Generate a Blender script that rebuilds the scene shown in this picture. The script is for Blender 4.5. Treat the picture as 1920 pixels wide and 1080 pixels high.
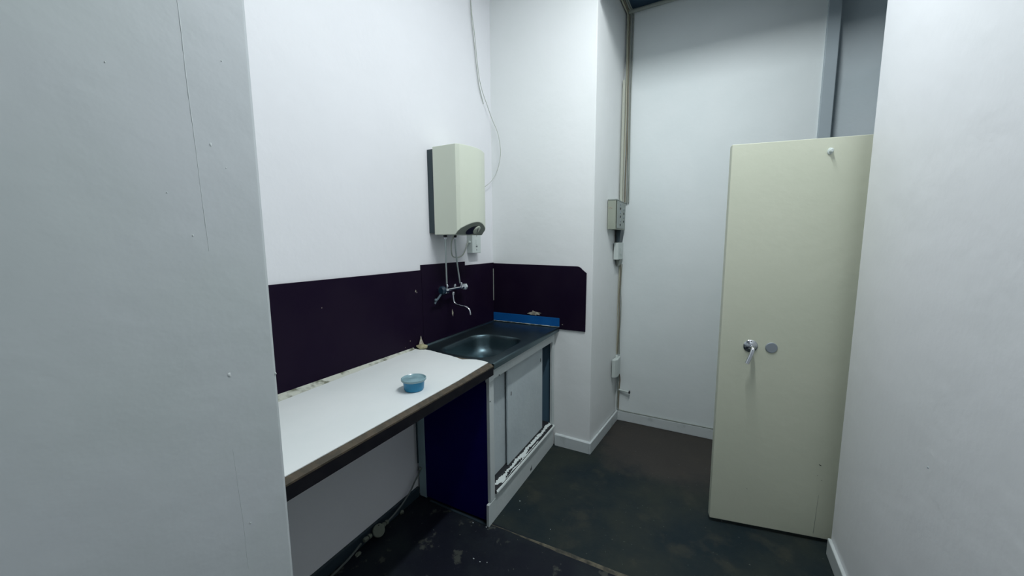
import bpy, bmesh, math, random
from mathutils import Vector, Matrix, noise
random.seed(7)
for o in list(bpy.data.objects): bpy.data.objects.remove(o)
scn = bpy.context.scene
COL = scn.collection
PI = math.pi

# ------------------------------------------------------------------ camera
def make_camera():
    f, yaw, pit, rol = 697.1584, math.radians(27.9375), math.radians(-6.8647), math.radians(-0.3939)
    F = Vector((-math.sin(yaw)*math.cos(pit), math.cos(yaw)*math.cos(pit), math.sin(pit)))
    R = F.cross(Vector((0, 0, 1))).normalized(); U = R.cross(F)
    R2 = math.cos(rol)*R + math.sin(rol)*U; U2 = -math.sin(rol)*R + math.cos(rol)*U
    cd = bpy.data.cameras.new('camera'); cd.sensor_width = 36; cd.lens = f/1920*36; cd.clip_start = 0.01
    co = bpy.data.objects.new('camera', cd); COL.objects.link(co)
    M = Matrix((R2, U2, -F)).transposed().to_4x4(); M.translation = Vector((1.4823, -2.4799, 1.5038))
    co.matrix_world = M
    scn.camera = co
make_camera()

# ------------------------------------------------------------------ world, lights, exposure
w = bpy.data.worlds.new('world'); scn.world = w; w.use_nodes = True
w.node_tree.nodes['Background'].inputs[0].default_value = (0.45, 0.62, 0.8, 1)
w.node_tree.nodes['Background'].inputs[1].default_value = 0.03
scn.view_settings.view_transform = 'Standard'; scn.view_settings.look = 'None'
scn.view_settings.gamma = 1; scn.view_settings.use_curve_mapping = False
scn.view_settings.exposure = 0.0
TUBE_X, TUBE_Y0, TUBE_Y1, TUBE_Z = 1.44, -1.62, -0.58, 3.42
TUBE_EMIT = 123.0
TUBE_COL = (0.935, 0.985, 1.0)

# ------------------------------------------------------------------ materials
def nmat(name, col, rough=0.6, metal=0.0, spec=0.5, var=None, vscale=4.0, bump=0.0, bscale=60.0, coat=0.0, vcon=(0.4, 0.6), bdist=0.01):
    m = bpy.data.materials.new(name); m.use_nodes = True
    nt = m.node_tree; N = nt.nodes; L = nt.links; b = N['Principled BSDF']
    b.inputs['Base Color'].default_value = (*col, 1); b.inputs['Roughness'].default_value = rough
    b.inputs['Metallic'].default_value = metal; b.inputs['Specular IOR Level'].default_value = spec
    b.inputs['Coat Weight'].default_value = coat
    tc = N.new('ShaderNodeTexCoord')
    if var:
        n = N.new('ShaderNodeTexNoise'); n.inputs['Scale'].default_value = vscale; n.inputs['Detail'].default_value = 6
        r = N.new('ShaderNodeValToRGB'); r.color_ramp.elements[0].position = vcon[0]; r.color_ramp.elements[1].position = vcon[1]
        r.color_ramp.elements[0].color = (*col, 1); r.color_ramp.elements[1].color = (*var, 1)
        L.new(tc.outputs['Object'], n.inputs['Vector']); L.new(n.outputs['Fac'], r.inputs['Fac']); L.new(r.outputs['Color'], b.inputs['Base Color'])
    if bump:
        n2 = N.new('ShaderNodeTexNoise'); n2.inputs['Scale'].default_value = bscale; n2.inputs['Detail'].default_value = 5
        bp = N.new('ShaderNodeBump'); bp.inputs['Strength'].default_value = bump; bp.inputs['Distance'].default_value = bdist
        L.new(tc.outputs['Object'], n2.inputs['Vector']); L.new(n2.outputs['Fac'], bp.inputs['Height']); L.new(bp.outputs['Normal'], b.inputs['Normal'])
    return m

M_wall = nmat('wall_paint', (0.785, 0.795, 0.82), 0.6, var=(0.80, 0.81, 0.835), vscale=2.0, bump=0.25, bscale=9, bdist=0.012)
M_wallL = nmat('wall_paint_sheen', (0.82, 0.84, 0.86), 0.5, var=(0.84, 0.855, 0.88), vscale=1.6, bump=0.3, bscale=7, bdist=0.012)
M_wallB = nmat('wall_paint_end', (0.82, 0.85, 0.845), 0.6, var=(0.84, 0.865, 0.865), vscale=2.0, bump=0.25, bscale=9, bdist=0.012)
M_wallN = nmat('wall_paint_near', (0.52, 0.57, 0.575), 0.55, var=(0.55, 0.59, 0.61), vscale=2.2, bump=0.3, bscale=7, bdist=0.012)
M_wallD = nmat('wall_paint_back', (0.755, 0.815, 0.82), 0.6, var=(0.78, 0.835, 0.84), vscale=2.5, bump=0.25, bscale=10)
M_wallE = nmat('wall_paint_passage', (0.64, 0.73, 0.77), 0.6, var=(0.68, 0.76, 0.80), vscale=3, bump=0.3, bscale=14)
M_trim = nmat('trim_gloss_white', (0.62, 0.67, 0.68), 0.35, var=(0.5, 0.55, 0.55), vscale=14, vcon=(0.55, 0.75), bump=0.2, bscale=40, bdist=0.004)
M_trimgrey = nmat('trim_grey', (0.40, 0.47, 0.51), 0.5)
M_ceil = nmat('ceiling_shade_blue', (0.03, 0.07, 0.12), 0.8, var=(0.045, 0.09, 0.14), vscale=3)  # dark blue carries the shade of the recess in its colour
M_dark = nmat('splashback_laminate', (0.0075, 0.0028, 0.014), 0.55, spec=0.10, var=(0.010, 0.005, 0.016), vscale=3, bump=0.06, bscale=30)
M_panel = nmat('side_panel_laminate', (0.004, 0.002, 0.085), 0.6, spec=0.05, var=(0.005, 0.003, 0.09), vscale=4)
M_lam = nmat('white_laminate', (0.78, 0.82, 0.815), 0.4, var=(0.82, 0.85, 0.845), vscale=3)
M_wood = nmat('dark_wood_edge', (0.006, 0.006, 0.010), 0.6, spec=0.15, var=(0.010, 0.010, 0.013), vscale=18)
M_woodlt = nmat('bare_chipboard', (0.055, 0.046, 0.032), 0.8, var=(0.085, 0.066, 0.044), vscale=30, bump=0.4, bscale=90)
M_caulk = nmat('grimy_caulk', (0.55, 0.57, 0.50), 0.7, var=(0.16, 0.17, 0.12), vscale=22, vcon=(0.50, 0.66), bump=0.5, bscale=50)
M_steel = nmat('dull_stainless_steel', (0.135, 0.19, 0.21), 0.38, 1.0, var=(0.105, 0.155, 0.175), vscale=5, bump=0.08, bscale=25)
M_blue = nmat('blue_plastic_strip', (0.002, 0.085, 0.30), 0.55, spec=0.2, var=(0.004, 0.10, 0.33), vscale=8)
M_cab = nmat('cabinet_paint', (0.56, 0.62, 0.62), 0.5, var=(0.60, 0.65, 0.65), vscale=5, bump=0.2, bscale=30)
M_cabdoor = nmat('cabinet_door_paint', (0.50, 0.57, 0.595), 0.5, var=(0.53, 0.60, 0.62), vscale=6, bump=0.15, bscale=35)
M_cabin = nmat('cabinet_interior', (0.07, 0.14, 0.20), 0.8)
M_flake = nmat('peeling_white_paint', (0.66, 0.72, 0.71), 0.5, bump=0.3, bscale=60)
M_black = nmat('black_hole', (0.004, 0.005, 0.006), 0.9)
M_darkrub = nmat('dark_rubber', (0.012, 0.014, 0.018), 0.7)
M_boiler = nmat('boiler_cream_enamel', (0.66, 0.70, 0.59), 0.4, var=(0.67, 0.715, 0.605), vscale=3)
M_boilback = nmat('boiler_backplate', (0.025, 0.045, 0.055), 0.5)
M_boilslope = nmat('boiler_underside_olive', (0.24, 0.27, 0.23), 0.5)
M_dial = nmat('boiler_dial', (0.55, 0.60, 0.50), 0.4)
M_dialdark = nmat('dial_navy', (0.006, 0.008, 0.03), 0.4)
M_white = nmat('white_plastic', (0.58, 0.64, 0.62), 0.35)
M_offwhite = nmat('aged_white_cable', (0.42, 0.45, 0.40), 0.5)
M_greytext = nmat('grey_print', (0.12, 0.14, 0.14), 0.6)
M_chrome = nmat('chrome', (0.62, 0.64, 0.68), 0.12, 1.0)
M_pipe = nmat('painted_grey_pipe', (0.40, 0.45, 0.45), 0.35, 0.6)
M_clear = nmat('clear_acrylic_knob', (0.55, 0.62, 0.64), 0.08, 0.3, coat=1.0)
M_rag = nmat('dark_teal_rubber', (0.004, 0.022, 0.045), 0.45)
M_ragend = nmat('grey_rag_end', (0.10, 0.14, 0.17), 0.6)
M_meter = nmat('grey_enamel_box', (0.30, 0.33, 0.27), 0.45, var=(0.33, 0.36, 0.30), vscale=8)
M_meterf = nmat('grey_box_front', (0.30, 0.34, 0.32), 0.5)
M_cableA = nmat('cable_grey', (0.28, 0.31, 0.28), 0.5)
M_cableB = nmat('cable_cream', (0.44, 0.44, 0.34), 0.5)
M_cableC = nmat('cable_brown', (0.22, 0.20, 0.15), 0.5)
M_batten = nmat('cream_batten', (0.45, 0.47, 0.40), 0.5)
M_door = nmat('cream_door_paint', (0.61, 0.64, 0.515), 0.45, var=(0.63, 0.655, 0.53), vscale=2.5, bump=0.12, bscale=20)
M_dooredge = nmat('door_edge_paint', (0.40, 0.41, 0.30), 0.5)
M_disc = nmat('dull_metal_disc', (0.30, 0.34, 0.38), 0.5, 0.4)
M_baseL = nmat('dark_skirting', (0.018, 0.035, 0.048), 0.6)
M_tub = nmat('blue_tub_plastic', (0.002, 0.20, 0.38), 0.35)
M_lid = nmat('translucent_lid', (0.22, 0.35, 0.39), 0.25, coat=0.3)
M_putty = nmat('yellowed_putty', (0.45, 0.43, 0.26), 0.6, var=(0.33, 0.30, 0.18), vscale=40, bump=0.3, bscale=80)
M_ridgep = nmat('raised_paint_highlit', (0.64, 0.69, 0.69), 0.4)  # lighter than the wall: highlight on the relief put into its colour
M_paper = nmat('torn_plaster', (0.42, 0.40, 0.33), 0.8, var=(0.25, 0.22, 0.17), vscale=60, bump=0.5, bscale=90)
M_floorpipe = nmat('old_conduit', (0.10, 0.12, 0.115), 0.6)
M_lump = nmat('cement_lump', (0.14, 0.16, 0.13), 0.85, bump=0.6, bscale=60)
M_crumb = nmat('white_crumb', (0.6, 0.66, 0.68), 0.6)
M_ridge = nmat('glue_ridge', (0.135, 0.122, 0.085), 0.8, var=(0.05, 0.05, 0.04), vscale=25, bump=0.6, bscale=70)
M_housing = nmat('lamp_housing', (0.7, 0.7, 0.7), 0.5)

def floor_material():
    m = bpy.data.materials.new('worn_lino'); m.use_nodes = True
    nt = m.node_tree; N = nt.nodes; L = nt.links; b = N['Principled BSDF']
    tc = N.new('ShaderNodeTexCoord')
    def noise_(scale, detail=6, rough=0.6):
        n = N.new('ShaderNodeTexNoise'); n.inputs['Scale'].default_value = scale; n.inputs['Detail'].default_value = detail; n.inputs['Roughness'].default_value = rough
        L.new(tc.outputs['Object'], n.inputs['Vector']); return n.outputs['Fac']
    def ramp(src, p0, p1):
        r = N.new('ShaderNodeMapRange'); r.inputs['From Min'].default_value = p0; r.inputs['From Max'].default_value = p1
        r.interpolation_type = 'SMOOTHSTEP'; L.new(src, r.inputs['Value']); return r.outputs['Result']
    def mix(f, a, bcol):
        x = N.new('ShaderNodeMix'); x.data_type = 'RGBA'
        if isinstance(f, float): x.inputs[0].default_value = f
        else: L.new(f, x.inputs[0])
        for s, v in ((6, a), (7, bcol)):
            if isinstance(v, tuple): x.inputs[s].default_value = (*v, 1)
            else: L.new(v, x.inputs[s])
        return x.outputs[2]
    def mul(a, c):
        x = N.new('ShaderNodeMath'); x.operation = 'MULTIPLY'
        for i, v in enumerate((a, c)):
            if isinstance(v, float): x.inputs[i].default_value = v
            else: L.new(v, x.inputs[i])
        return x.outputs[0]
    sep = N.new('ShaderNodeSeparateXYZ'); L.new(tc.outputs['Object'], sep.inputs[0])
    c = mix(ramp(noise_(2.2), 0.35, 0.7), (0.006, 0.0155, 0.021), (0.022, 0.029, 0.025))
    c = mix(mul(ramp(noise_(6.0), 0.52, 0.72), 0.7), c, (0.040, 0.042, 0.033))
    # brown worn patch at the far end of the room
    d = N.new('ShaderNodeVectorMath'); d.operation = 'DISTANCE'; L.new(tc.outputs['Object'], d.inputs[0]); d.inputs[1].default_value = (1.25, 0.38, 0)
    dn = N.new('ShaderNodeMath'); dn.operation = 'ADD'; L.new(d.outputs['Value'], dn.inputs[0]); L.new(mul(noise_(5.0), 0.5), dn.inputs[1])
    far = N.new('ShaderNodeMath'); far.operation = 'SUBTRACT'; far.inputs[0].default_value = 1.0; L.new(ramp(dn.outputs[0], 0.60, 0.88), far.inputs[1])
    c = mix(mul(far.outputs[0], 0.75), c, (0.056, 0.048, 0.042))
    # darker, dirtier old floor this side of the joint
    near = N.new('ShaderNodeMath'); near.operation = 'LESS_THAN'; L.new(sep.outputs['Y'], near.inputs[0]); near.inputs[1].default_value = -0.90
    old = mix(ramp(noise_(3.0), 0.4, 0.7), (0.004, 0.006, 0.014), (0.012, 0.018, 0.022))
    old = mix(ramp(noise_(9.0, 5), 0.60, 0.66), old, (0.050, 0.055, 0.050))
    c = mix(near.outputs[0], c, old)
    c = mix(mul(ramp(noise_(55.0, 2), 0.70, 0.74), 0.8), c, (0.10, 0.11, 0.10))
    L.new(c, b.inputs['Base Color']); b.inputs['Roughness'].default_value = 0.62; b.inputs['Specular IOR Level'].default_value = 0.25
    bp = N.new('ShaderNodeBump'); bp.inputs['Strength'].default_value = 0.35; bp.inputs['Distance'].default_value = 0.004
    L.new(noise_(45.0), bp.inputs['Height']); L.new(bp.outputs['Normal'], b.inputs['Normal'])
    return m
M_floor = floor_material()

def emit_mat(name, col, s):
    m = bpy.data.materials.new(name); m.use_nodes = True; b = m.node_tree.nodes['Principled BSDF']
    b.inputs['Emission Color'].default_value = (*col, 1); b.inputs['Emission Strength'].default_value = s
    b.inputs['Base Color'].default_value = (0.8, 0.8, 0.8, 1)
    return m
M_tube = emit_mat('lamp_tube', TUBE_COL, TUBE_EMIT)

# ------------------------------------------------------------------ mesh helpers
def obj(name, bm, mat, parent=None, smooth=False, bevel=0.0):
    bmesh.ops.recalc_face_normals(bm, faces=bm.faces[:])
    me = bpy.data.meshes.new(name); bm.to_mesh(me); bm.free()
    if smooth:
        for p in me.polygons: p.use_smooth = True
    me.materials.append(mat)
    o = bpy.data.objects.new(name, me); COL.objects.link(o)
    if bevel:
        md = o.modifiers.new('bevel', 'BEVEL'); md.width = bevel; md.segments = 2; md.limit_method = 'ANGLE'; md.angle_limit = math.radians(40)
    if smooth:
        md = o.modifiers.new('split', 'EDGE_SPLIT'); md.split_angle = math.radians(35)
    if parent:
        o.parent = parent; o.matrix_parent_inverse = Matrix.Translation(-parent.location)
    return o
def tag(o, label, cat, group=None):
    o['label'] = label; o['category'] = cat
    if group: o['group'] = group
    return o
def thing(name, label, cat, loc=(0, 0, 0), group=None):
    o = bpy.data.objects.new(name, None); COL.objects.link(o); o.location = loc; o.empty_display_size = 0.05
    return tag(o, label, cat, group)
def struct(name, bm, mat, **k):
    o = obj(name, bm, mat, **k); o['kind'] = 'structure'; return o
def box(x0, x1, y0, y1, z0, z1, bm=None):
    bm = bm or bmesh.new()
    vs = [bm.verts.new((x, y, z)) for x in (x0, x1) for y in (y0, y1) for z in (z0, z1)]
    for f in ((0, 1, 3, 2), (4, 6, 7, 5), (0, 4, 5, 1), (2, 3, 7, 6), (0, 2, 6, 4), (1, 5, 7, 3)):
        bm.faces.new([vs[i] for i in f])
    return bm
def prism(pts, vec, bm=None):
    """closed prism from a loop of 3D points swept by vec"""
    bm = bm or bmesh.new(); vec = Vector(vec)
    a = [bm.verts.new(p) for p in pts]; b = [bm.verts.new(Vector(p)+vec) for p in pts]
    bm.faces.new(a); bm.faces.new(b[::-1])
    for i in range(len(pts)):
        j = (i+1) % len(pts); bm.faces.new((a[i], b[i], b[j], a[j]))
    return bm
def smoothpath(pts, n=6):
    P = [Vector(p) for p in pts]; out = []
    for i in range(len(P)-1):
        p0 = P[max(i-1, 0)]; p1 = P[i]; p2 = P[i+1]; p3 = P[min(i+2, len(P)-1)]
        for k in range(n):
            t = k/n
            out.append(0.5*((2*p1)+(-p0+p2)*t+(2*p0-5*p1+4*p2-p3)*t*t+(-p0+3*p1-3*p2+p3)*t**3))
    out.append(P[-1]); return out
def tube(pts, r, segs=10, bm=None, smooth=0):
    bm = bm or bmesh.new()
    P = smoothpath(pts, smooth) if smooth else [Vector(p) for p in pts]
    n = len(P); T = []
    for i in range(n):
        T.append((P[min(i+1, n-1)]-P[max(i-1, 0)]).normalized())
    up = Vector((0, 0, 1)) if abs(T[0].z) < 0.9 else Vector((1, 0, 0))
    N = T[0].cross(up).normalized(); rings = []
    for i in range(n):
        N = (N - T[i]*N.dot(T[i])).normalized(); B = T[i].cross(N)
        rr = r[min(i, len(r)-1)] if isinstance(r, (list, tuple)) else r
        rings.append([bm.verts.new(P[i]+rr*(math.cos(2*PI*k/segs)*N+math.sin(2*PI*k/segs)*B)) for k in range(segs)])
    for a, b in zip(rings, rings[1:]):
        for k in range(segs):
            bm.faces.new((a[k], a[(k+1) % segs], b[(k+1) % segs], b[k]))
    bm.faces.new(rings[0][::-1]); bm.faces.new(rings[-1])
    return bm
def lathe(prof, c, axis=(0, 0, 1), segs=32, bm=None, sq=(1, 1)):
    """profile of (radius, height) turned about axis through c; closed at both ends"""
    bm = bm or bmesh.new(); ax = Vector(axis).normalized(); c = Vector(c)
    q = Vector((0, 0, 1)).rotation_difference(ax)
    rings = []
    for r, h in prof:
        rings.append([bm.verts.new(c + q @ Vector((r*sq[0]*math.cos(2*PI*k/segs), r*sq[1]*math.sin(2*PI*k/segs), h))) for k in range(segs)])
    for a, b in zip(rings, rings[1:]):
        for k in range(segs):
            bm.faces.new((a[k], a[(k+1) % segs], b[(k+1) % segs], b[k]))
    bm.faces.new(rings[0][::-1]); bm.faces.new(rings[-1])
    return bm
def blob(c, s, seed=0, sub=2, amp=0.25, bm=None):
    bm2 = bmesh.new(); bmesh.ops.create_icosphere(bm2, subdivisions=sub, radius=1)
    for v in bm2.verts:
        n = noise.noise(v.co*1.7+Vector((seed*3.1, 0, seed)))
        v.co = v.co*(1+amp*n*2)
        v.co = Vector((v.co.x*s[0]+c[0], v.co.y*s[1]+c[1], v.co.z*s[2]+c[2]))
    return bm2

# ================================================================== the setting
H = 3.243
NX, NY = 0.60, -1.994            # near corner of the wall on the left
BW = 0.7876                      # width of the end wall
CD = 0.619                       # y of the back wall
CX2 = BW + 0.0907*CD             # x where the return meets the back wall
RX, RY = 2.068, -0.317           # right wall and its far end
struct('floor', box(-0.2, 3.4, -5.0, 1.0, -0.1, 0.0), M_floor)
HC = 3.58                        # room ceiling, raised unseen so the beam casts shade; recess one painted shade-dark
struct('ceiling', box(-0.2, 3.4, -5.0, 0.0, HC, HC+0.1), M_wall)
struct('ceiling', box(-0.2, 3.4, 0.0, 1.0, H, H+0.1), M_ceil)
struct('wall_unseen_over_recess', box(BW+0.03, 3.4, 0.0, 0.06, 3.035, HC), M_wall)  # unseen beam, added to shade the upper back wall
struct('wall_unseen_over_recess', box(-0.2, BW+0.03, 0.0, 0.06, H, HC), M_wall)
struct('wall_left', box(-0.2, 0.0, NY, 0.0, 0, HC), M_wall)
# end wall block with slightly splayed return
struct('wall_end', prism([(0.0, 0, 0), (BW-0.004, 0, 0), (BW, 0.006, 0), (CX2, CD+0.12, 0), (0.0, CD+0.12, 0)], (0, 0, H)), M_wallB)
struct('wall_back', box(CX2-0.02, 2.052, CD, CD+0.12, 0, H), M_wallD)
struct('wall_back_right', box(2.0, 3.4, CD+0.09, CD+0.3, 0, H), M_wallE)
struct('wall_far_right', box(3.2, 3.4, -0.3, CD+0.1, 0, H), M_wallE)
struct('wall_right', box(RX, RX+0.16, -5.0, RY, 0, HC), M_wallL, bevel=0.006)
# near left wall: its end turns the corner behind which the counter runs
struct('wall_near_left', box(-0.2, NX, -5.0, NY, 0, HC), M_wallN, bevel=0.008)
struct('wall_behind', box(NX-0.1, RX+0.1, -5.0, -4.3, 0, HC), M_wallL)
# trim up the right end of the back wall
struct('trim_1', box(2.050, 2.116, CD-0.016, CD+0.10, 0, H), M_trimgrey, bevel=0.004)
# baseboards
HB = 0.083
bm = bmesh.new()
pts = []
for i in range(9):                                        # baseboard on the end wall sweeps up a little into the corner
    t = i/8; x = 0.528+(BW+0.012-0.528)*t
    pts.append((x, HB+0.006*(1-t)))
a = [bm.verts.new((x, -0.016, 0)) for x, h in pts]; b = [bm.verts.new((x, -0.016, h-0.006)) for x, h in pts]
c = [bm.verts.new((x, -0.010, h)) for x, h in pts]; d = [bm.verts.new((x, 0.0, h+0.002)) for x, h in pts]; e = [bm.verts.new((x, 0.0, 0)) for x, h in pts]
for i in range(8):
    for p, q in ((a, b), (b, c), (c, d), (e, a)):
        bm.faces.new((p[i], p[i+1], q[i+1], q[i]))
bm.faces.new((a[0], b[0], c[0], d[0], e[0])); bm.faces.new((a[8], b[8], c[8], d[8], e[8]))
struct('baseboard_end', bm, M_trim)
struct('baseboard_return', prism([(BW-0.002, -0.020, 0), (BW+0.013, -0.020, 0), (CX2+0.014, CD, 0), (CX2-0.001, CD, 0)], (0, 0, HB)), M_trim, bevel=0.004)
struct('baseboard_back', box(CX2, 2.05, CD-0.015, CD, 0, HB), M_trim, bevel=0.004)
struct('baseboard_right', box(RX-0.016, RX, -5.0+0.1, RY-0.012, 0, HB+0.004), M_trim, bevel=0.005)
struct('baseboard_left', box(0.0, 0.016, NY, -0.915, 0, 0.060), M_baseL, bevel=0.003)
# raised paint runs and pimples on the near left wall
def on_wall_ridge(ys, z0, z1, amp, seed, r=0.0012, n=40):
    pts = []
    for i in range(n+1):
        t = i/n; z = z0+(z1-z0)*t; y = ys[0]+(ys[1]-ys[0])*t+amp*(noise.noise(Vector((seed, z*6, 0))))
        pts.append((NX, y, z))
    return tube(pts, [r*(0.35+0.9*abs(noise.noise(Vector((i*0.35, seed, 2))))) for i in range(n+1)], 6)
wn = bpy.data.objects['wall_near_left']
pr = obj('paint_ridge', on_wall_ridge((-2.117, -2.104), 2.05, 1.492, 0.004, 1), M_ridgep, wn, True)
obj('paint_ridge', on_wall_ridge((-2.098, -2.091), 1.07, 0.78, 0.004, 2, 0.0008), M_ridgep, wn, True)
for y, z, s in ((-2.128, 1.523, 0.0022), (-2.083, 1.702, 0.003), (-2.091, 1.232, 0.005), (-2.079, 0.884, 0.0028), (-1.998, 1.205, 0.003), (-2.22, 1.80, 0.0015), (-2.05, 1.87, 0.0018), (-2.16, 1.60, 0.0015), (-2.06, 1.66, 0.0014)):
    obj('paint_pimple', blob((NX, y, z), (0.0012, s*0.6, s), z*10, 2, 0.3), M_ridgep, wn, True)
obj('paint_pimple', blob((RX, -1.039, 0.855), (0.0015, 0.003, 0.003), 4, 2, 0.3), M_trimgrey, bpy.data.objects['wall_right'], True)
# conduit running under the ceiling along the back wall
cn = obj('ceiling_conduit', tube([(0.86, 0.585, H-0.035), (1.2, 0.585, H-0.03), (2.04, 0.585, H-0.03)], 0.013, 10), M_cableA, None, True)
tag(cn, 'grey conduit running under the shaded recess ceiling along the back wall', 'conduit')
# glue ridge at the joint between the two floor coverings
bm = bmesh.new(); n = 70; rows = []
for i in range(n+1):
    t = i/n; x = 0.50+1.55*t; y = -0.913+0.020*t+0.004*noise.noise(Vector((x*9, 0, 0)))
    wd = 0.0015+0.0120*min(1, max(0, (x-0.62)*3.2))*(0.75+0.5*noise.noise(Vector((x*25, 3, 0))))
    h = 0.0015+0.004*min(1, max(0, (x-0.60)*3))*(0.8+0.8*noise.noise(Vector((x*30, 0, 5))))
    rows.append([bm.verts.new(p) for p in ((x, y-wd*1.2, 0), (x, y-wd*0.4, h), (x, y+wd*0.6, h*0.9), (x, y+wd, 0))])
for a, b in zip(rows, rows[1:]):
    for k in range(3): bm.faces.new((a[k], a[k+1], b[k+1], b[k]))
struct('trim_2', bm, M_ridge)
struct('trim_3', prism([(0.10, -0.925, 0), (0.515, -0.935, 0), (0.515, -0.922, 0), (0.10, -0.914, 0)], (0, 0, 0.0035)), M_baseL)

# ================================================================== splashback
def ypanel(y0, y1, z0, z1, x0, x1): return box(x0, x1, y0, y1, z0, z1)
s1 = obj('splashback_panel', ypanel(NY+0.002, -0.824, 0.903, 1.352, 0.0005, 0.009), M_dark, bevel=0.001)
tag(s1, 'long dark plum laminate splashback behind the white worktop', 'splashback')
chips = [(-0.877, 1.236, 0.006), (-0.868, 1.228, 0.003), (-1.462, 1.232, 0.003), (-0.936, 0.957, 0.004), (-0.975, 0.93, 0.003), (-0.90, 1.02, 0.002)]
for y, z, s in chips:
    obj('chip', blob((0.009, y, z), (0.001, s*0.8, s), y*7, 1, 0.6), M_paper if s > 0.0025 else M_woodlt, s1)
s2 = obj('splashback_panel', ypanel(-0.823, -0.386, 0.903, 1.382, 0.0005, 0.010), M_dark, bevel=0.001)
tag(s2, 'taller dark plum splashback panel behind the chrome tap', 'splashback')
obj('chip', prism([(0.0102, -0.541, 1.078), (0.0102, -0.532, 1.055), (0.0102, -0.536, 1.030), (0.0102, -0.545, 1.045), (0.0102, -0.546, 1.066)], (0.0015, 0, 0)), M_paper, s2)
s3 = obj('splashback_panel', ypanel(-0.385, -0.0005, 0.903, 1.356, 0.0005, 0.009), M_dark, bevel=0.001)
tag(s3, 'narrow dark plum splashback panel between the tap and the corner', 'splashback')
poly = [(0.010, 0.888), (0.744, 0.888), (0.747, 1.297), (0.728, 1.312), (0.716, 1.322), (0.704, 1.334), (0.692, 1.340), (0.678, 1.3425), (0.010, 1.352)]
s4 = obj('splashback_panel', prism([(x, -0.009, z) for x, z in poly], (0, 0.0085, 0)), M_dark, bevel=0.001)
tag(s4, 'dark plum splashback panel on the end wall with a broken top corner', 'splashback')
obj('bead', box(0.009, 0.0125, -0.0125, -0.009, 1.065, 1.31), M_offwhite, s4)
# torn scrap above the blue strip
star = [(0.300, 0.982), (0.318, 0.992), (0.338, 0.996), (0.345, 1.008), (0.362, 1.001), (0.385, 0.998), (0.415, 0.993), (0.392, 0.989), (0.402, 0.980), (0.378, 0.983), (0.374, 0.974), (0.352, 0.978), (0.330, 0.978)]
bm = prism([(x, -0.0094, z) for x, z in star], (0, -0.003, 0))
for v in bm.verts:
    if v.co.y < -0.011: v.co.y -= 0.006*abs(noise.noise(v.co*90))
tag(obj('torn_scrap', bm, M_paper), 'torn beige scrap stuck on the end splashback above the blue strip', 'scrap')
obj('chip', blob((0.577, -0.010, 0.923), (0.006, 0.002, 0.004), 3, 1, 0.5), M_paper, s4)

# ================================================================== worktop
YJ = -0.928
wt = thing('worktop', 'long white laminate worktop with a dark wood front edge', 'worktop', (0.27, -1.46, 0.85))
prof = [(0.002, 0.846), (0.5515, 0.846), (0.5515, 0.892), (0.537, 0.9005), (0.002, 0.9005)]
obj('board', prism([(x, NY+0.001, z) for x, z in prof], (0, YJ-0.0015-NY-0.001, 0)), M_wood, wt)
# lighter bare strip along the front top corner
bm = prism([(0.5525, NY+0.001, 0.893), (0.5525, NY+0.001, 0.887), (0.5522, NY+0.001, 0.8925), (0.5355, NY+0.001, 0.9028), (0.510, NY+0.001, 0.9028), (0.510, NY+0.001, 0.9008)], (0, YJ-0.003-NY, 0))
obj('edge_strip', bm, M_woodlt, wt)
jag = [(0.012, -0.905), (0.055, -0.900), (0.077, -0.889), (0.10, -0.893), (0.118, -0.890), (0.135, -0.897), (0.155, -0.898), (0.17, -0.904), (0.20, -0.905), (0.215, -0.912), (0.25, -0.914), (0.27, -0.919), (0.29, -0.921),
       (0.305, -0.929), (0.330, -0.932), (0.350, -0.940), (0.372, -0.946), (0.385, -0.938), (0.401, -0.929), (0.42, -0.921), (0.44, -0.915), (0.47, -0.916), (0.50, -0.921), (0.519, -0.926)]
top = [(0.003, NY+0.001), (0.003, -0.92)] + jag + [(0.5325, -1.20), (0.5350, NY+0.001)]
bm = prism([(x, y, 0.9035) for x, y in top], (0, 0, 0.0025))
obj('laminate_sheet', bm, M_lam, wt)
bm = bmesh.new(); n = 60; rows = []
for i in range(n+1):
    t = i/n; y = NY+0.002+(-0.915-NY)*t
    wd = 0.040*(1-t)**1.2+0.013+0.004*noise.noise(Vector((y*14, 0, 0))); hz = 0.016*(1-0.5*t)
    rows.append([bm.verts.new(p) for p in ((0.0092, y, 0.9062+hz), (0.010+wd*0.45, y, 0.9062+hz*0.55+0.002*noise.noise(Vector((y*20, 1, 0)))), (0.010+wd, y, 0.9062))])
for a, b in zip(rows, rows[1:]):
    for k in range(2): bm.faces.new((a[k], a[k+1], b[k+1], b[k]))
tag(obj('sealant_bead', bm, M_caulk, None, True), 'yellowed mouldy sealant along the back of the white worktop', 'sealant')
# exposed chipboard where the laminate has broken away
obj('broken_edge', prism([(0.30, YJ-0.012, 0.9006), (0.30, -0.917, 0.9006), (0.405, -0.914, 0.9006), (0.405, YJ-0.018, 0.9006)], (0, 0, 0.0022)), M_woodlt, wt)

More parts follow.
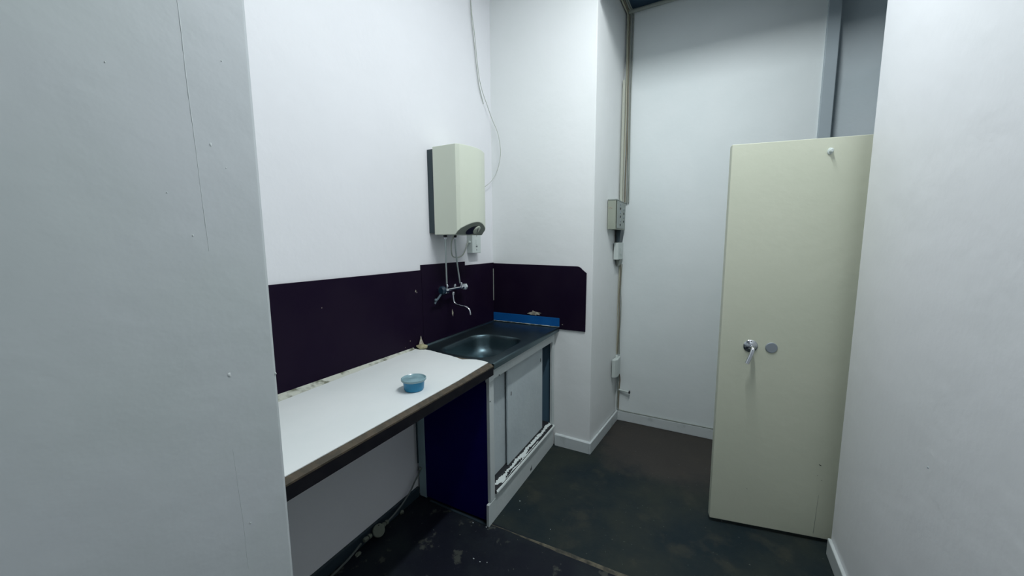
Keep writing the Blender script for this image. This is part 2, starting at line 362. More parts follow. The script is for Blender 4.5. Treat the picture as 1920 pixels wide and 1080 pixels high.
# putty lump at the back where worktop and sink meet
pt = thing('putty_lump', 'yellowed putty lump with a pointed tip at the back worktop corner', 'putty', (0.05, -0.885, 0.906))
obj('lump_base', blob((0.048, -0.882, 0.918), (0.036, 0.026, 0.013), 2, 3, 0.12), M_putty, pt, True)
bm = bmesh.new(); rings = []
for i in range(9):
    t = i/8; z = 0.914+0.055*t; r = 0.020*(1-t)**1.3+0.0012
    cx = 0.034-0.020*t**0.6; cy = -0.868+0.016*t
    rings.append([bm.verts.new((cx+r*0.7*math.cos(a*PI/5), cy+r*1.1*math.sin(a*PI/5), z)) for a in range(10)])
for a, b in zip(rings, rings[1:]):
    for k in range(10): bm.faces.new((a[k], a[(k+1) % 10], b[(k+1) % 10], b[k]))
bm.faces.new(rings[-1])
obj('tip', bm, M_paper, pt, True)
obj('screw_hole', lathe([(0.0035, 0), (0.0035, 0.003)], (0.064, -0.880, 0.9225), (0.3, -0.2, 1), 10), M_black, pt)

# ================================================================== sink
sk = thing('sink', 'dull stainless steel sink top with a single basin by the splashback', 'sink', (0.28, -0.46, 0.87))
def rrect(cx, cy, hx, hy, r, n=112):
    r = min(r, hx, hy); segs = []
    per = [2*(hy-r), PI/2*r, 2*(hx-r), PI/2*r]*2; tot = sum(per)
    out = []
    for i in range(n):
        s = (i+0.5)/n*tot; k = 0
        while s > per[k]: s -= per[k]; k += 1
        a = s/per[k] if per[k] else 0
        if k == 0: p = (hx, -(hy-r)+a*2*(hy-r))
        elif k == 1: p = (hx-r+r*math.cos(a*PI/2), hy-r+r*math.sin(a*PI/2))
        elif k == 2: p = (hx-r-a*2*(hx-r), hy)
        elif k == 3: p = (-(hx-r)-r*math.sin(a*PI/2), hy-r+r*math.cos(a*PI/2))
        elif k == 4: p = (-hx, hy-r-a*2*(hy-r))
        elif k == 5: p = (-(hx-r)-r*math.cos(a*PI/2), -(hy-r)-r*math.sin(a*PI/2))
        elif k == 6: p = (-(hx-r)+a*2*(hx-r), -hy)
        else: p = (hx-r+r*math.sin(a*PI/2), -(hy-r)-r*math.cos(a*PI/2))
        out.append((cx+p[0], cy+p[1]))
    return out
bx, by = 0.300, -0.630; hx, hy = 0.172, 0.228
RZ = 0.9015
rings = [  # hx, hy, r, z
    (0.010, 0.010, 0.010, 0.765), (0.070, 0.110, 0.06, 0.7665), (0.105, 0.155, 0.08, 0.769), (0.125, 0.180, 0.085, 0.774), (0.139, 0.195, 0.09, 0.782), (0.150, 0.206, 0.09, 0.794), (0.158, 0.213, 0.09, 0.810),
    (0.163, 0.219, 0.092, 0.83), (0.167, 0.223, 0.095, 0.87), (0.170, 0.226, 0.097, 0.888), (0.174, 0.230, 0.100, 0.8945), (0.181, 0.237, 0.106, 0.8975), (0.190, 0.246, 0.112, 0.8985)]
bm = bmesh.new(); prev = None
for rx_, ry_, rr, z in rings:
    ring = [bm.verts.new((x, y, z)) for x, y in rrect(bx, by, rx_, ry_, rr)]
    if prev:
        for k in range(len(ring)):
            j = (k+1) % len(ring); bm.faces.new((prev[k], prev[j], ring[j], ring[k]))
    else: bm.faces.new(ring)
    prev = ring
# flat plate round the basin: project last ring outwards on the plate rectangle
X0, X1, Y0, Y1 = 0.022, 0.538, YJ+0.004, -0.014
def outer(px, py):
    dx, dy = px-bx, py-by; t = 1e9
    if dx > 1e-9: t = min(t, (X1-bx)/dx)
    if dx < -1e-9: t = min(t, (X0-bx)/dx)
    if dy > 1e-9: t = min(t, (Y1-by)/dy)
    if dy < -1e-9: t = min(t, (Y0-by)/dy)
    return bx+dx*t, by+dy*t
out_ = [outer(v.co.x, v.co.y) for v in prev]
# snap nearest samples to the four plate corners
for cx_, cy_ in ((X0, Y0), (X0, Y1), (X1, Y0), (X1, Y1)):
    k = min(range(len(out_)), key=lambda i: (out_[i][0]-cx_)**2+(out_[i][1]-cy_)**2); out_[k] = (cx_, cy_)
ring = [bm.verts.new((x, y, RZ-0.002)) for x, y in out_]
for k in range(len(ring)):
    j = (k+1) % len(ring); bm.faces.new((prev[k], prev[j], ring[j], ring[k]))
obj('basin_plate', bm, M_steel, sk, True)
# rims: back upstand, front rolled edge, right edge, left edge
obj('back_rim', prism([(0.0092, YJ+0.004, 0.880), (0.022, YJ+0.004, 0.880), (0.0225, YJ+0.004, 0.8995), (0.018, YJ+0.004, 0.9075), (0.0092, YJ+0.004, 0.9085)], (0, -0.012-(YJ+0.004), 0)), M_steel, sk, bevel=0.0015)
obj('front_rim', prism([(0.538, YJ+0.004, 0.8995), (0.5445, YJ+0.004, 0.904), (0.5515, YJ+0.004, 0.901), (0.5535, YJ+0.004, 0.893), (0.5535, YJ+0.004, 0.872), (0.549, YJ+0.004, 0.872), (0.538, YJ+0.004, 0.885)], (0, -0.012-(YJ+0.004), 0)), M_steel, sk, bevel=0.0012)
obj('side_rim', box(0.010, 0.5515, -0.0145, -0.0092, 0.885, 0.906), M_steel, sk)
bm = lathe([(0.038, 0), (0.038, 0.0025), (0.030, 0.003), (0.028, 0.0005), (0.006, 0.0005)], (bx+0.02, by-0.02, 0.766), (0, 0, 1), 32)
dr = obj('drain', bm, M_chrome, sk, True)
for k in range(6):
    a = k*PI/3; obj('drain_hole', lathe([(0.004, 0), (0.004, 0.0006)], (bx+0.02+0.015*math.cos(a), by-0.02+0.015*math.sin(a), 0.7664), (0, 0, 1), 10), M_black, dr)
bs = obj('edging_strip', prism([(0.0105, -0.0100, 0.906), (0.5565, -0.0100, 0.906), (0.5565, -0.0100, 0.969), (0.0105, -0.0100, 0.9705)], (0, -0.006, 0)), M_blue, bevel=0.0012)
tag(bs, 'blue plastic strip standing along the end of the sink top', 'strip')
obj('sealant', tube([(0.012+0.545*i/30, -0.018, 0.9065+0.0008*math.sin(i*2.1)) for i in range(31)], 0.0022, 6), M_caulk, bs, True)

# ================================================================== sink cabinet
YS = -0.912
cb = thing('sink_cabinet', 'worn white painted cabinet with sliding doors and a dark side under the sink', 'cabinet', (0.26, -0.46, 0))
sp = obj('side_panel', box(0.068, 0.500, YS, YS+0.016, 0.012, 0.846), M_panel, cb)
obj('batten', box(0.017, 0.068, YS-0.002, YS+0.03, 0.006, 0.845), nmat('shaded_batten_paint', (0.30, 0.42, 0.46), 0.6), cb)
obj('side_panel', box(0.02, 0.498, -0.030, -0.018, 0.02, 0.865), M_cabin, cb)
obj('top_rail', box(0.500, 0.522, -0.88, -0.0175, 0.802, 0.872), M_cab, cb, bevel=0.002)
obj('end_block', box(0.500, 0.524, YJ+0.001, -0.88, 0.796, 0.872), M_cab, cb, bevel=0.002)
st = obj('stile', box(0.496, 0.515, YS-0.001, -0.868, 0.125, 0.799), M_cab, cb, bevel=0.002)
obj('stile', box(0.500, 0.519, -0.048, -0.012, 0.15, 0.802), M_cab, cb, bevel=0.002)
obj('stile', box(0.498, 0.512, -0.012, -0.0015, 0.093, 0.872), M_cab, cb, bevel=0.002)
d1 = obj('sliding_door', box(0.452, 0.462, -0.905, -0.640, 0.19, 0.85), M_cabdoor, cb, bevel=0.0015)
d2 = obj('sliding_door', box(0.474, 0.484, -0.662, -0.150, 0.19, 0.85), M_cabdoor, cb, bevel=0.0015)
for y, z in ((-0.618, 0.62), (-0.185, 0.70)):
    obj('finger_hole', prism([(0.4842, y-0.004, z-0.012), (0.4842, y+0.003, z-0.012), (0.4842, y+0.005, z+0.010), (0.4842, y-0.001, z+0.012)], (0.0006, 0, 0)), M_black, d2)
obj('screw_hole', lathe([(0.004, 0), (0.004, 0.0008)], (0.522, -0.822, 0.806), (1, 0, 0), 10), M_black, cb)
obj('screw_hole', lathe([(0.004, 0), (0.004, 0.0008)], (0.5149, -0.907, 0.690), (1, 0, 0), 10), M_black, cb)
obj('back_panel', box(0.25, 0.258, -0.89, -0.03, 0.15, 0.745), M_cabin, cb)
obj('bottom_shelf', box(0.02, 0.47, -0.89, -0.03, 0.16, 0.175), M_cabin, cb)
# sill with peeling paint
sl = obj('sill', prism([(0.440, -0.868, 0.150), (0.524, -0.868, 0.150), (0.524, -0.868, 0.168), (0.486, -0.868, 0.188), (0.440, -0.868, 0.188)], (0, 0.822, 0)), M_darkrub, cb)
def flakes(seed, u0, u1, y0, y1, amp):
    """ragged strip lying on the sloping sill; u=0 at door, 1 at the front"""
    bm = bmesh.new(); n = 110; rows = []
    def P(u, y): return (0.487+0.036*u, y, 0.1892-0.0195*u)
    for i in range(n+1):
        y = y0+(y1-y0)*i/n
        a = u0+amp*noise.noise(Vector((y*13, seed, 0)))+0.7*amp*noise.noise(Vector((y*90, seed, 4)))
        b = u1+amp*noise.noise(Vector((y*11, seed+9, 0)))+0.7*amp*noise.noise(Vector((y*95, seed, 8)))
        if b < a+0.03: b = a+0.03
        lo = [bm.verts.new(P(max(-0.05, min(1.0, a+(b-a)*k/2)), y)) for k in range(3)]
        for v in lo: v.co.z += 0.0015+0.0012*noise.noise(Vector((y*60, seed, v.co.x*300)))
        rows.append(lo)
    for a, b in zip(rows, rows[1:]):
        for k in range(2): bm.faces.new((a[k], a[k+1], b[k+1], b[k]))
    return bm
obj('peeling_paint', flakes(1, 0.22, 0.66, -0.866, -0.05, 0.42), M_flake, sl)
obj('peeling_paint', flakes(5, 0.86, 0.98, -0.80, -0.30, 0.14), M_flake, sl)
# plinth, its rounded top moulding and the scuff on it
pl = obj('plinth', prism([(0.505, -0.937, 0.0), (0.516, -0.937, 0.0), (0.516, -0.935, 0.120), (0.516, -0.868, 0.128), (0.516, -0.868, 0.150), (0.516, -0.012, 0.150), (0.516, -0.012, 0.0)][0:0] or
    [(0.516, -0.937, 0.0), (0.516, -0.935, 0.122), (0.516, -0.868, 0.124), (0.516, -0.868, 0.152), (0.516, -0.0175, 0.148), (0.516, -0.0175, 0.0)], (-0.016, 0, 0)), M_cab, cb, bevel=0.0015)
obj('moulding', tube([(0.519, -0.867+0.845*i/20, 0.157-0.004*i/20) for i in range(21)], 0.0125, 10), M_flake, cb, True)
obj('scuff', prism([(0.5162, -0.420, 0.020), (0.5162, -0.400, 0.026), (0.5162, -0.395, 0.052), (0.5162, -0.408, 0.040), (0.5162, -0.418, 0.036)], (0.0006, 0, 0)), M_black, pl)

# ================================================================== plastic tub
tb = thing('plastic_tub', 'small blue plastic tub with a clear lid on the worktop', 'tub', (0.416, -1.346, 0.9062))
c0 = (0.423, -1.356, 0.9062)
obj('tub_body', lathe([(0.032, 0), (0.0375, 0.0015), (0.040, 0.006), (0.0435, 0.040), (0.044, 0.043)], c0, segs=48), M_tub, tb, True)
lid = obj('lid', lathe([(0.0442, 0.041), (0.0495, 0.0415), (0.0510, 0.0435), (0.0505, 0.0500), (0.0480, 0.0512), (0.0450, 0.0485), (0.0435, 0.0465), (0.020, 0.0465), (0.018, 0.0475), (0.004, 0.0475)], c0, segs=48), M_lid, tb, True)
tb.location = Vector(c0)
for k in (0, 1):
    o = tb.children[k]; o.rotation_euler = (0, 0, 0)

# ================================================================== boiler
BO = thing('water_heater', 'cream wall-mounted electric water heater above the sink tap', 'water heater', (0.0, -0.6, 1.8))
ya, yb = -0.735, -0.452
obj('backplate', box(0.0005, 0.047, ya+0.004, yb-0.004, 1.566, 2.046), M_boilback, BO, bevel=0.002)
plan = [(0.044, ya), (0.205, ya), (0.222, ya+0.014)]
for i in range(13):
    t = i/12; y = ya+0.022+(yb-ya-0.03)*t
    plan.append((0.2245+0.030*math.sin(PI*min(1, t*0.5/0.5))**0.9 if 0 < t < 1 else 0.2245, y))
plan += [(0.214, yb), (0.044, yb)]
bm = prism([(x, y, 1.556) for x, y in plan], (0, 0, 0.500))
g = bm.verts[:]+bm.edges[:]+bm.faces[:]
# cut the underside on the slope that carries the dial
pn = Vector((0.66, 0, -1)).normalized(); pc = Vector((0.192, 0, 1.556))
pn = Vector((1.0, 0, -0.82)).normalized()
bmesh.ops.bisect_plane(bm, geom=g, plane_co=pc, plane_no=pn, clear_outer=True)
bmesh.ops.holes_fill(bm, edges=[e for e in bm.edges if e.is_boundary])
shell = obj('casing', bm, M_boiler, BO, bevel=0.003)
# the sloping underside is a darker piece
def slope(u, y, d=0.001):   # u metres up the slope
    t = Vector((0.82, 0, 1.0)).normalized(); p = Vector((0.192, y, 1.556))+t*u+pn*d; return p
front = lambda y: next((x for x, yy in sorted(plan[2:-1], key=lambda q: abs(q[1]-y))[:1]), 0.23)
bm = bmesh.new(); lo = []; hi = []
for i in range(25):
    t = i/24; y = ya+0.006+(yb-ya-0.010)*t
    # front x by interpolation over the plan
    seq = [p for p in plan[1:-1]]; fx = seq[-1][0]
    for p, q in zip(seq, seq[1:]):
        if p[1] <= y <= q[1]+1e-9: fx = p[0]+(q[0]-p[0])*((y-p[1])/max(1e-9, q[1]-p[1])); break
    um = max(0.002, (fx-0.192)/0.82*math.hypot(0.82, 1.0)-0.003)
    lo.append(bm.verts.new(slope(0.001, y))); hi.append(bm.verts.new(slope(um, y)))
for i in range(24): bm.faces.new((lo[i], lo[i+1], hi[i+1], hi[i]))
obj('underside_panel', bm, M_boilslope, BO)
dc = slope(0.044, -0.560, 0.001)
bm = bmesh.new(); vs = []
for k in range(20):
    a = 2*PI*k/20; vs.append(bm.verts.new(slope(0.036+0.034*math.sin(a), -0.590+0.056*math.cos(a)+0.020*math.sin(a), 0.0015)))
bm.faces.new(vs)
obj('dial_recess', bm, M_dialdark, BO)
dial = obj('dial', lathe([(0.028, 0), (0.028, 0.006), (0.025, 0.008), (0.003, 0.008)], slope(0.042, -0.556, 0.0015), pn, 32), M_dial, BO, True)
bm = bmesh.new()
vs = [bm.verts.new(slope(u, y, 0.0102)) for u, y in ((0.058, -0.566), (0.061, -0.562), (0.026, -0.541), (0.022, -0.546))]
bm.faces.new(vs); obj('pointer', bm, M_dialdark, dial)
# unions under the casing
for y, x in ((-0.670, 0.070), (-0.574, 0.070)):
    obj('union_nut', lathe([(0.012, 0), (0.012, 0.014)], (x, y, 1.543), (0, 0, 1), 6), M_darkrub, BO)
    obj('union_collar', lathe([(0.008, 0), (0.009, 0.003), (0.009, 0.010), (0.006, 0.012)], (x, y, 1.531), (0, 0, 1), 16), M_chrome, BO, True)

# ================================================================== mixer tap
tp = thing('mixer_tap', 'chrome wall-mounted mixer tap over the sink with riser pipes to the heater', 'tap', (0.06, -0.6, 1.22))
pA = [(0.070, -0.670, 1.535), (0.068, -0.668, 1.40), (0.060, -0.655, 1.25)]
pB = [(0.070, -0.574, 1.535), (0.070, -0.560, 1.40), (0.062, -0.520, 1.25)]
obj('riser_pipe', tube(pA, 0.0052, 10, smooth=5), M_pipe, tp, True)
obj('riser_pipe', tube(pB, 0.0052, 10, smooth=5), M_pipe, tp, True)
for y in (-0.655, -0.506):
    obj('compression_nut', lathe([(0.006, -0.004), (0.010, 0), (0.010, 0.010), (0.0075, 0.014)], (0.060, y, 1.240), (0, 0, 1), 6), M_chrome, tp)
    obj('inlet', tube([(0.010, y, 1.222), (0.060, y, 1.222), (0.060, y, 1.240)], 0.008, 12), M_chrome, tp, True)
    obj('wall_rose', lathe([(0.019, 0), (0.018, 0.004), (0.011, 0.007)], (0.0102, y, 1.222), (1, 0, 0), 24), M_chrome, tp, True)
obj('body', tube([(0.062, -0.672, 1.221), (0.062, -0.488, 1.221)], 0.0085, 16), M_chrome, tp, True)
obj('valve_body', lathe([(0.012, 0), (0.013, 0.004), (0.013, 0.022), (0.009, 0.026)], (0.062, -0.512, 1.221), (0, 1, 0), 20), M_chrome, tp, True)
obj('valve_body', lathe([(0.012, 0), (0.017, 0.004), (0.017, 0.030), (0.009, 0.036)], (0.062, -0.652, 1.214), (0, -1, 0), 20), M_chrome, tp, True)
obj('knob', lathe([(0.010, 0), (0.021, 0.006), (0.022, 0.022), (0.014, 0.032)], (0.062, -0.484, 1.222), (0, 1, 0), 6), M_clear, tp)
kn = obj('lever_handle', lathe([(0.012, 0), (0.026, 0.004), (0.027, 0.018), (0.018, 0.028)], (0.062, -0.690, 1.222), (0, -1, 0), 14), M_rag, tp, True)
bm = tube([(0.066, -0.703, 1.222), (0.058, -0.712, 1.200), (0.050, -0.728, 1.178), (0.045, -0.745, 1.160), (0.043, -0.752, 1.146)], [0.011, 0.010, 0.009, 0.0075, 0.006], 8, smooth=4)
obj('lever_grip', bm, M_ragend, tp, True)
obj('lever_grip_knob', blob((0.047, -0.748, 1.168), (0.010, 0.009, 0.010), 3, 2, 0.08), M_ragend, tp, True)
obj('spout_collar', lathe([(0.0075, 0), (0.011, 0.002), (0.011, 0.016), (0.008, 0.020)], (0.064, -0.600, 1.182), (0, 0, 1), 16), M_chrome, tp, True)
obj('spout', tube([(0.064, -0.600, 1.195), (0.066, -0.600, 1.160), (0.072, -0.600, 1.135), (0.092, -0.600, 1.122), (0.125, -0.600, 1.117), (0.158, -0.600, 1.113), (0.180, -0.600, 1.102), (0.190, -0.600, 1.085), (0.193, -0.600, 1.066)], [0.0062], 12, smooth=5), M_chrome, tp, True)

# ================================================================== outlet by the heater
ob = thing('isolator_switch', 'white isolator switch box on the wall beneath the water heater', 'switch', (0.0, -0.29, 1.5))
obj('housing', box(0.0005, 0.046, -0.345, -0.238, 1.438, 1.590), M_white, ob, bevel=0.003)
obj('rocker', box(0.046, 0.0485, -0.302, -0.280, 1.495, 1.530), M_white, ob, bevel=0.001)
for y0, y1, z0, z1 in ((-0.305, -0.270, 1.566, 1.571), (-0.292, -0.286, 1.552, 1.560), (-0.302, -0.282, 1.478, 1.488), (-0.295, -0.289, 1.455, 1.466)):
    obj('printed_mark', box(0.0461, 0.0466, y0, y1, z0, z1), M_greytext, ob)
obj('cable_gland', lathe([(0.011, 0), (0.011, 0.006), (0.008, 0.016)], (0.024, -0.345, 1.512), (0, -1, 0), 16), M_white, ob, True)
obj('supply_cable', tube([(0.024, -0.36, 1.512), (0.030, -0.385, 1.500), (0.032, -0.415, 1.455), (0.030, -0.445, 1.425), (0.028, -0.50, 1.415), (0.035, -0.56, 1.43), (0.06, -0.60, 1.50), (0.08, -0.60, 1.556)], 0.0042, 8, smooth=5), M_offwhite, ob, True)
# thin cord hanging down beside the heater
cd1 = [(0.020, -0.277, 3.57), (0.025, -0.277, 3.077), (0.027, -0.245, 2.898), (0.027, -0.189, 2.617), (0.027, -0.088, 2.474), (0.03, -0.03, 2.40), (0.075, -0.025, 2.29), (0.094, -0.028, 2.147), (0.060, -0.05, 2.00), (0.03, -0.17, 1.90), (0.02, -0.42, 1.85), (0.02, -0.455, 1.84)]
tag(obj('hanging_cord', tube(cd1, 0.0022, 6, smooth=6), M_offwhite, None, True), 'thin pale cord looping across the corner to the water heater', 'cord')
cd2 = [(0.004, -0.252, 3.57), (0.006, -0.250, 3.07), (0.006, -0.226, 2.90), (0.006, -0.172, 2.62), (0.006, -0.110, 2.49)]
tag(obj('hanging_cord', tube(cd2, 0.0022, 6, smooth=6), M_offwhite, None, True), 'short thin cord high on the wall, ending beside the looping cord', 'cord')

# ================================================================== electrics in the recess corner
def WX(y): return BW+0.0907*y
mb = thing('meter_box', 'grey metal junction box with rows of screws in the recess corner', 'junction box', (0.83, 0.44, 1.6))
obj('casing', prism([(WX(0.27)+0.0005, 0.275, 1.600), (0.870, 0.275, 1.600), (0.874, 0.600, 1.600), (WX(0.60)+0.0005, 0.600, 1.600)], (0, 0, 0.212)), M_meter, mb, bevel=0.002)
obj('front_plate', box(0.874, 0.877, 0.295, 0.585, 1.608, 1.804), M_meterf, mb, bevel=0.001)
obj('lid_edge', prism([(WX(0.27)+0.0005, 0.272, 1.808), (0.875, 0.272, 1.808), (0.877, 0.602, 1.808), (WX(0.60)+0.0005, 0.602, 1.808)], (0, 0, 0.006)), M_meterf, mb)
for r_ in range(6):
    for c_, yy in enumerate((0.40, 0.52)):
        if c_ == 1 and r_ in (0, 5): continue
        obj('screw', lathe([(0.009, 0), (0.0085, 0.003), (0.005, 0.004)], (0.877, yy, 1.785-0.030*r_), (1, 0, 0), 10), M_darkrub if (r_+c_) % 2 else M_disc, mb, True)
obj('label_mark', box(0.80+0.018, 0.80+0.045, 0.2735, 0.2748, 1.748, 1.758), M_paper, mb)
obj('cable_trunk', prism([(0.838, 0.46, 1.600), (0.872, 0.46, 1.600), (0.862, 0.46, 1.506), (0.838, 0.46, 1.506)], (0, 0.12, 0)), M_boilback, mb)
sb = thing('switch_box', 'small white switch box just below the grey junction box', 'switch', (0.84, 0.5, 1.37))
obj('housing', prism([(WX(0.42)+0.001, 0.43, 1.372), (0.862, 0.43, 1.372), (0.866, 0.60, 1.372), (WX(0.60)+0.001, 0.60, 1.372)], (0, 0, 0.130)), M_white, sb, bevel=0.003)
obj('rocker', box(0.865, 0.869, 0.49, 0.54, 1.41, 1.46), M_white, sb, bevel=0.001)
obj('conduit_plug', prism([(0.832, 0.50, 1.372), (0.862, 0.50, 1.372), (0.850, 0.50, 1.320), (0.838, 0.50, 1.320)], (0, 0.09, 0)), M_cableA, sb)
lb = thing('outlet_box', 'small white box low in the recess corner above the baseboard', 'outlet', (0.84, 0.5, 0.42))
oc = [(WX(0.44)+0.001, 0.455), (0.856, 0.455), (0.872, 0.485), (0.872, 0.59), (WX(0.59)+0.001, 0.59)]
obj('housing', prism([(x, y, 0.418) for x, y in oc], (0, 0, 0.150)), M_white, lb, bevel=0.006)
obj('gland', lathe([(0.012, 0), (0.012, 0.012), (0.007, 0.02)], (0.850, 0.54, 0.566), (0, 0, 1), 14), M_white, lb, True)
bt = obj('corner_batten', box(WX(0.55)+0.001, WX(0.55)+0.018, 0.545, 0.572, 1.815, 2.72), M_batten)
tag(bt, 'cream painted batten running up the recess corner above the junction box', 'batten')
cable_sets = [('thick cream cable nearest the batten in the recess corner', M_cableB, 0.0065, (0.852, 0.600)), ('brown cable second from the batten in the recess corner', M_cableC, 0.0055, (0.866, 0.605)),
              ('grey cable third from the batten in the recess corner', M_cableA, 0.006, (0.879, 0.607)), ('outermost thin grey cable on the back wall beside the corner', M_cableA, 0.004, (0.892, 0.610))]
for i, (lab, mm, rr, (x, y)) in enumerate(cable_sets):
    pts = []
    for k in range(22):
        z = 1.815+(3.20-1.815)*k/21
        wob = 0.004*noise.noise(Vector((z*2.2, i*4, 0)))
        pts.append((x+wob+(0.004*math.sin(z*3+i)), y-rr*0.3, z))
    xo = 0.0 if i % 2 else 0.0
    pts += [(x-0.006, y-0.04, 3.215), (x-0.014, y-0.14, 3.225), (x-0.02+0.01*i, y-0.30, 3.228)]
    tag(obj('cable', tube(pts, rr, 8, smooth=2), mm, None, True), lab, 'cable')
for i, (x, mm, rr, lab) in enumerate(((0.838, M_cableB, 0.0042, 'cream cable running down the corner between the two white boxes'), (0.849, M_cableC, 0.0042, 'brown cable running down the corner between the two white boxes'), (0.859, M_cableA, 0.0032, 'thin grey cable beside the brown one between the two white boxes'))):
    pts = [(x+0.003*noise.noise(Vector((z*0.9, i*3, 1)))+0.003*math.sin(z*0.8+i), 0.600-rr*0.5, 1.33-0.75*z/14) for z in range(15)]
    tag(obj('cable', tube(pts, rr, 8, smooth=2), mm, None, True), lab, 'cable')
tag(obj('cable', tube([(0.85, 0.585, 0.418), (0.853, 0.602, 0.36), (0.852, 0.606, 0.25), (0.850, 0.606, 0.15), (0.856, 0.604, 0.105), (0.89, 0.604, 0.092), (1.05, 0.607, 0.0885), (1.5, 0.607, 0.088), (2.0, 0.607, 0.088)], 0.0042, 8, smooth=4), M_cableA, None, True),
    'grey cable from the low white box running along the top of the baseboard', 'cable')
tag(obj('cable', tube([(0.865, 0.585, 0.418), (0.868, 0.606, 0.36), (0.863, 0.609, 0.28), (0.860, 0.609, 0.12), (0.862, 0.609, 0.09)], 0.005, 8, smooth=4), M_cableC, None, True),
    'short brown cable dropping from the low white box behind the pipe stub', 'cable')
ps = thing('pipe_stub', 'short capped pipe stub sticking out of the back wall above the baseboard', 'pipe', (0.9, 0.6, 0.27))
obj('pipe', tube([(0.862, 0.606, 0.270), (0.90, 0.600, 0.268), (0.945, 0.594, 0.266)], 0.0075, 10), M_white, ps, True)
obj('valve_cap', lathe([(0.008, 0), (0.012, 0.002), (0.012, 0.009), (0.006, 0.012)], (0.944, 0.594, 0.266), (1, -0.1, 0), 8), M_darkrub, ps)
obj('valve_lever', tube([(0.948, 0.594, 0.274), (0.955, 0.585, 0.284)], 0.003, 6), M_darkrub, ps)

# ================================================================== cream door, standing open
dv = Vector((2.0873-1.5531, -0.2449+0.3442, 0)).normalized(); dnrm = Vector((dv.y, -dv.x, 0))
DP = Vector((1.5531, -0.3442, 0)); WID = 0.5434+0.045
def DL(u, v, z): return DP+dv*u+dnrm*v+Vector((0, 0, z))   # v>0 towards the camera
bm = prism([DL(0, 0, 0.020), DL(WID, 0, 0.020), DL(WID, -0.040, 0.020), DL(0, -0.040, 0.020)], (0, 0, 1.946))
door = struct('door_1', bm, M_door, bevel=0.0025)
hc = DL(0.1355, 0.0, 0.984)
hd = obj('handle_rose', lathe([(0.032, 0), (0.032, 0.002), (0.029, 0.005), (0.021, 0.0075), (0.0195, 0.009), (0.014, 0.012)], hc, dnrm, 32), M_chrome, door, True)
for a in (PI/2, PI/2+2*PI/3, PI/2+4*PI/3):
    q = hc+dv*0.0255*math.cos(a)+Vector((0, 0, 0.0255*math.sin(a)))+dnrm*0.0055
    obj('screw', lathe([(0.003, 0), (0.0028, 0.001), (0.0015, 0.0016)], q, dnrm, 10), M_darkrub, hd, True)
L0 = lambda u, v, z: hc+dv*u+dnrm*v+Vector((0, 0, z))
obj('lever', tube([L0(0, 0.006, 0), L0(0, 0.030, 0), L0(-0.001, 0.043, -0.006), L0(-0.006, 0.049, -0.020), L0(-0.015, 0.053, -0.046), L0(-0.026, 0.056, -0.074)], [0.010, 0.0095, 0.0095, 0.0095, 0.009, 0.0085][0:1]*2+[0.0095]*40, 14, smooth=5), M_chrome, hd, True)
obj('keyhole_cover', lathe([(0.026, 0), (0.026, 0.003), (0.024, 0.0045), (0.004, 0.0045)], DL(0.2255, 0, 0.983), dnrm, 32), M_disc, door, True)
hk = obj('coat_hook', lathe([(0.014, 0), (0.0135, 0.004), (0.008, 0.006), (0.0075, 0.012), (0.009, 0.016), (0.006, 0.020)], DL(0.393, 0, 1.906), dnrm, 16, sq=(0.8, 1.1)), M_white, door, True)
for u, z, s in ((0.470, 0.407, 0.006), (0.463, 0.352, 0.0025), (0.482, 0.330, 0.0025), (0.165, 0.22, 0.003)):
    q = DL(u, 0.0, z)
    obj('chip', prism([q+dv*(-s)+Vector((0, 0, s*0.5))+dnrm*0.0002, q+dv*(s)+Vector((0, 0, -s*0.6))+dnrm*0.0002, q+dv*(s*0.7)+Vector((0, 0, 0.001))+dnrm*0.0002, q+dv*(-s*0.3)+Vector((0, 0, s*0.7))+dnrm*0.0002], dnrm*0.0006), M_black if s > 0.004 else M_woodlt, door)
obj('scratch', prism([DL(0.468, 0.0002, 0.04), DL(0.4700, 0.0002, 0.04), DL(0.476, 0.0002, 0.25), DL(0.4755, 0.0002, 0.25)], dnrm*0.0004), M_boilslope, door)
for z in (0.25, 1.0, 1.75):
    obj('hinge', lathe([(0.007, 0), (0.007, 0.09)], DL(WID+0.004, -0.046, z), (0, 0, 1), 12), M_disc, door, True)

# ================================================================== under the worktop
pv = thing('waste_pipe', 'slim grey pipe with a round junction running along the floor under the worktop', 'pipe', (0.04, -1.25, 0.02))
path = [(0.022, -0.926, 0.845), (0.022, -0.926, 0.50), (0.022, -0.926, 0.22)]
obj('vertical_pipe', tube(path, 0.0048, 8), M_baseL, pv, True)
obj('elbow', blob((0.034, -0.925, 0.185), (0.012, 0.011, 0.012), 1, 2, 0.2), M_floorpipe, pv, True)
obj('pipe', tube([(0.034, -0.926, 0.182), (0.040, -0.945, 0.165), (0.040, -0.976, 0.140), (0.040, -1.013, 0.104), (0.040, -1.078, 0.067), (0.040, -1.14, 0.048), (0.040, -1.19, 0.040)], 0.0048, 8, smooth=4), M_floorpipe, pv, True)
obj('pipe', tube([(0.040, -1.36, 0.044), (0.042, -1.41, 0.030), (0.042, -1.47, 0.018), (0.044, -1.60, 0.014), (0.044, -1.98, 0.012)], 0.0048, 8, smooth=4), M_floorpipe, pv, True)
obj('junction', lathe([(0.026, -0.010), (0.030, -0.008), (0.031, 0.006), (0.028, 0.009), (0.004, 0.010)], (0.047, -1.258, 0.040), (0.75, -0.25, 0.6), 28), M_lump, pv, True)
jn = pv.children[-1]
for dy, dz in ((-0.008, -0.016), (0.006, 0.020)):
    obj('screw_hole', lathe([(0.0028, 0), (0.0028, 0.001)], (0.0535-dz*0.4, -1.26+dy, 0.046+dz), (0.75, -0.25, 0.6), 8), M_black, jn)
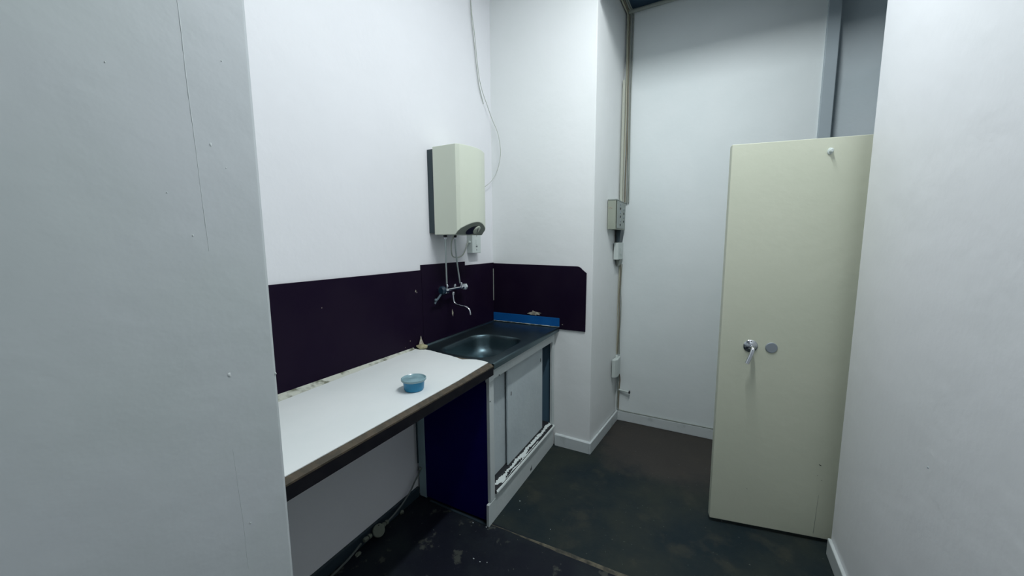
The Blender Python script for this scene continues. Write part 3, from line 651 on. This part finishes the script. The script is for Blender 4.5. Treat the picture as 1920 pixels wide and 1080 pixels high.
for y0, y1, z0, z1 in ((-1.190, -1.203, 0.041, 0.041), (-1.207, -1.226, 0.041, 0.041), (-1.300, -1.316, 0.043, 0.045), (-1.322, -1.345, 0.045, 0.047)):
    obj('coupling', tube([(0.041, y0, z0), (0.041, (y0+y1)/2, (z0+z1)/2), (0.041, y1, z1)], [0.0095, 0.0125, 0.0095], 10), M_lump, pv, True)
def lump(c, s, lab, seed): tag(obj('cement_lump', blob(c, s, seed, 2, 0.35), M_lump, None, True), lab, 'rubble')
lump((0.044, -1.385, 0.008), (0.010, 0.016, 0.009), 'small cement lump under the floor pipe past the round junction', 3)
lump((0.030, -1.075, 0.010), (0.009, 0.012, 0.010), 'small cement lump against the dark skirting under the worktop', 8)
crumbs = [(0.423, -0.951, 0.0035, 'white plaster crumb on the floor in front of the dark cabinet side'), (0.503, -0.944, 0.0028, 'white crumb touching the front foot of the dark cabinet side'),
          (0.554, -1.142, 0.0035, 'leftmost of three white crumbs in a row on the nearest floor'), (0.591, -1.143, 0.0028, 'middle of three white crumbs in a row on the nearest floor'),
          (0.622, -1.13, 0.002, 'smallest, rightmost of three white crumbs in a row on the nearest floor'), (0.571, -0.681, 0.0025, 'larger of two white specks on the floor beside the plinth'),
          (0.60, -0.745, 0.0018, 'smaller, nearer of two white specks on the floor beside the plinth'), (0.811, -0.80, 0.0016, 'lone white speck on the floor beyond the glue ridge')]
for i, (x, y, s, lab) in enumerate(crumbs):
    tag(obj('plaster_crumb', blob((x, y, s*0.8), (s*1.3, s, s*0.8), i+1, 1, 0.3), M_crumb), lab, 'crumb', 'white plaster crumbs on the dark floor')

# ================================================================== lamp under the ceiling (just out of the picture)
lm = thing('ceiling_lamp', 'long slim ceiling lamp with a flat diffuser fixed under the ceiling over the passage', 'lamp', (TUBE_X, -1.12, HC))
obj('housing', box(TUBE_X-0.055, TUBE_X+0.055, TUBE_Y0-0.02, TUBE_Y1+0.02, TUBE_Z+0.002, HC), M_housing, lm, bevel=0.004)
obj('end_cap', box(TUBE_X-0.057, TUBE_X+0.057, TUBE_Y0-0.03, TUBE_Y0-0.021, TUBE_Z-0.004, HC), M_housing, lm)
obj('end_cap', box(TUBE_X-0.057, TUBE_X+0.057, TUBE_Y1+0.021, TUBE_Y1+0.03, TUBE_Z-0.004, HC), M_housing, lm)
bm = bmesh.new()
vs = [bm.verts.new(p) for p in ((TUBE_X-0.05, TUBE_Y0, TUBE_Z), (TUBE_X-0.05, TUBE_Y1, TUBE_Z), (TUBE_X+0.05, TUBE_Y1, TUBE_Z), (TUBE_X+0.05, TUBE_Y0, TUBE_Z))]
bm.faces.new(vs)
obj('diffuser', bm, M_tube, lm)
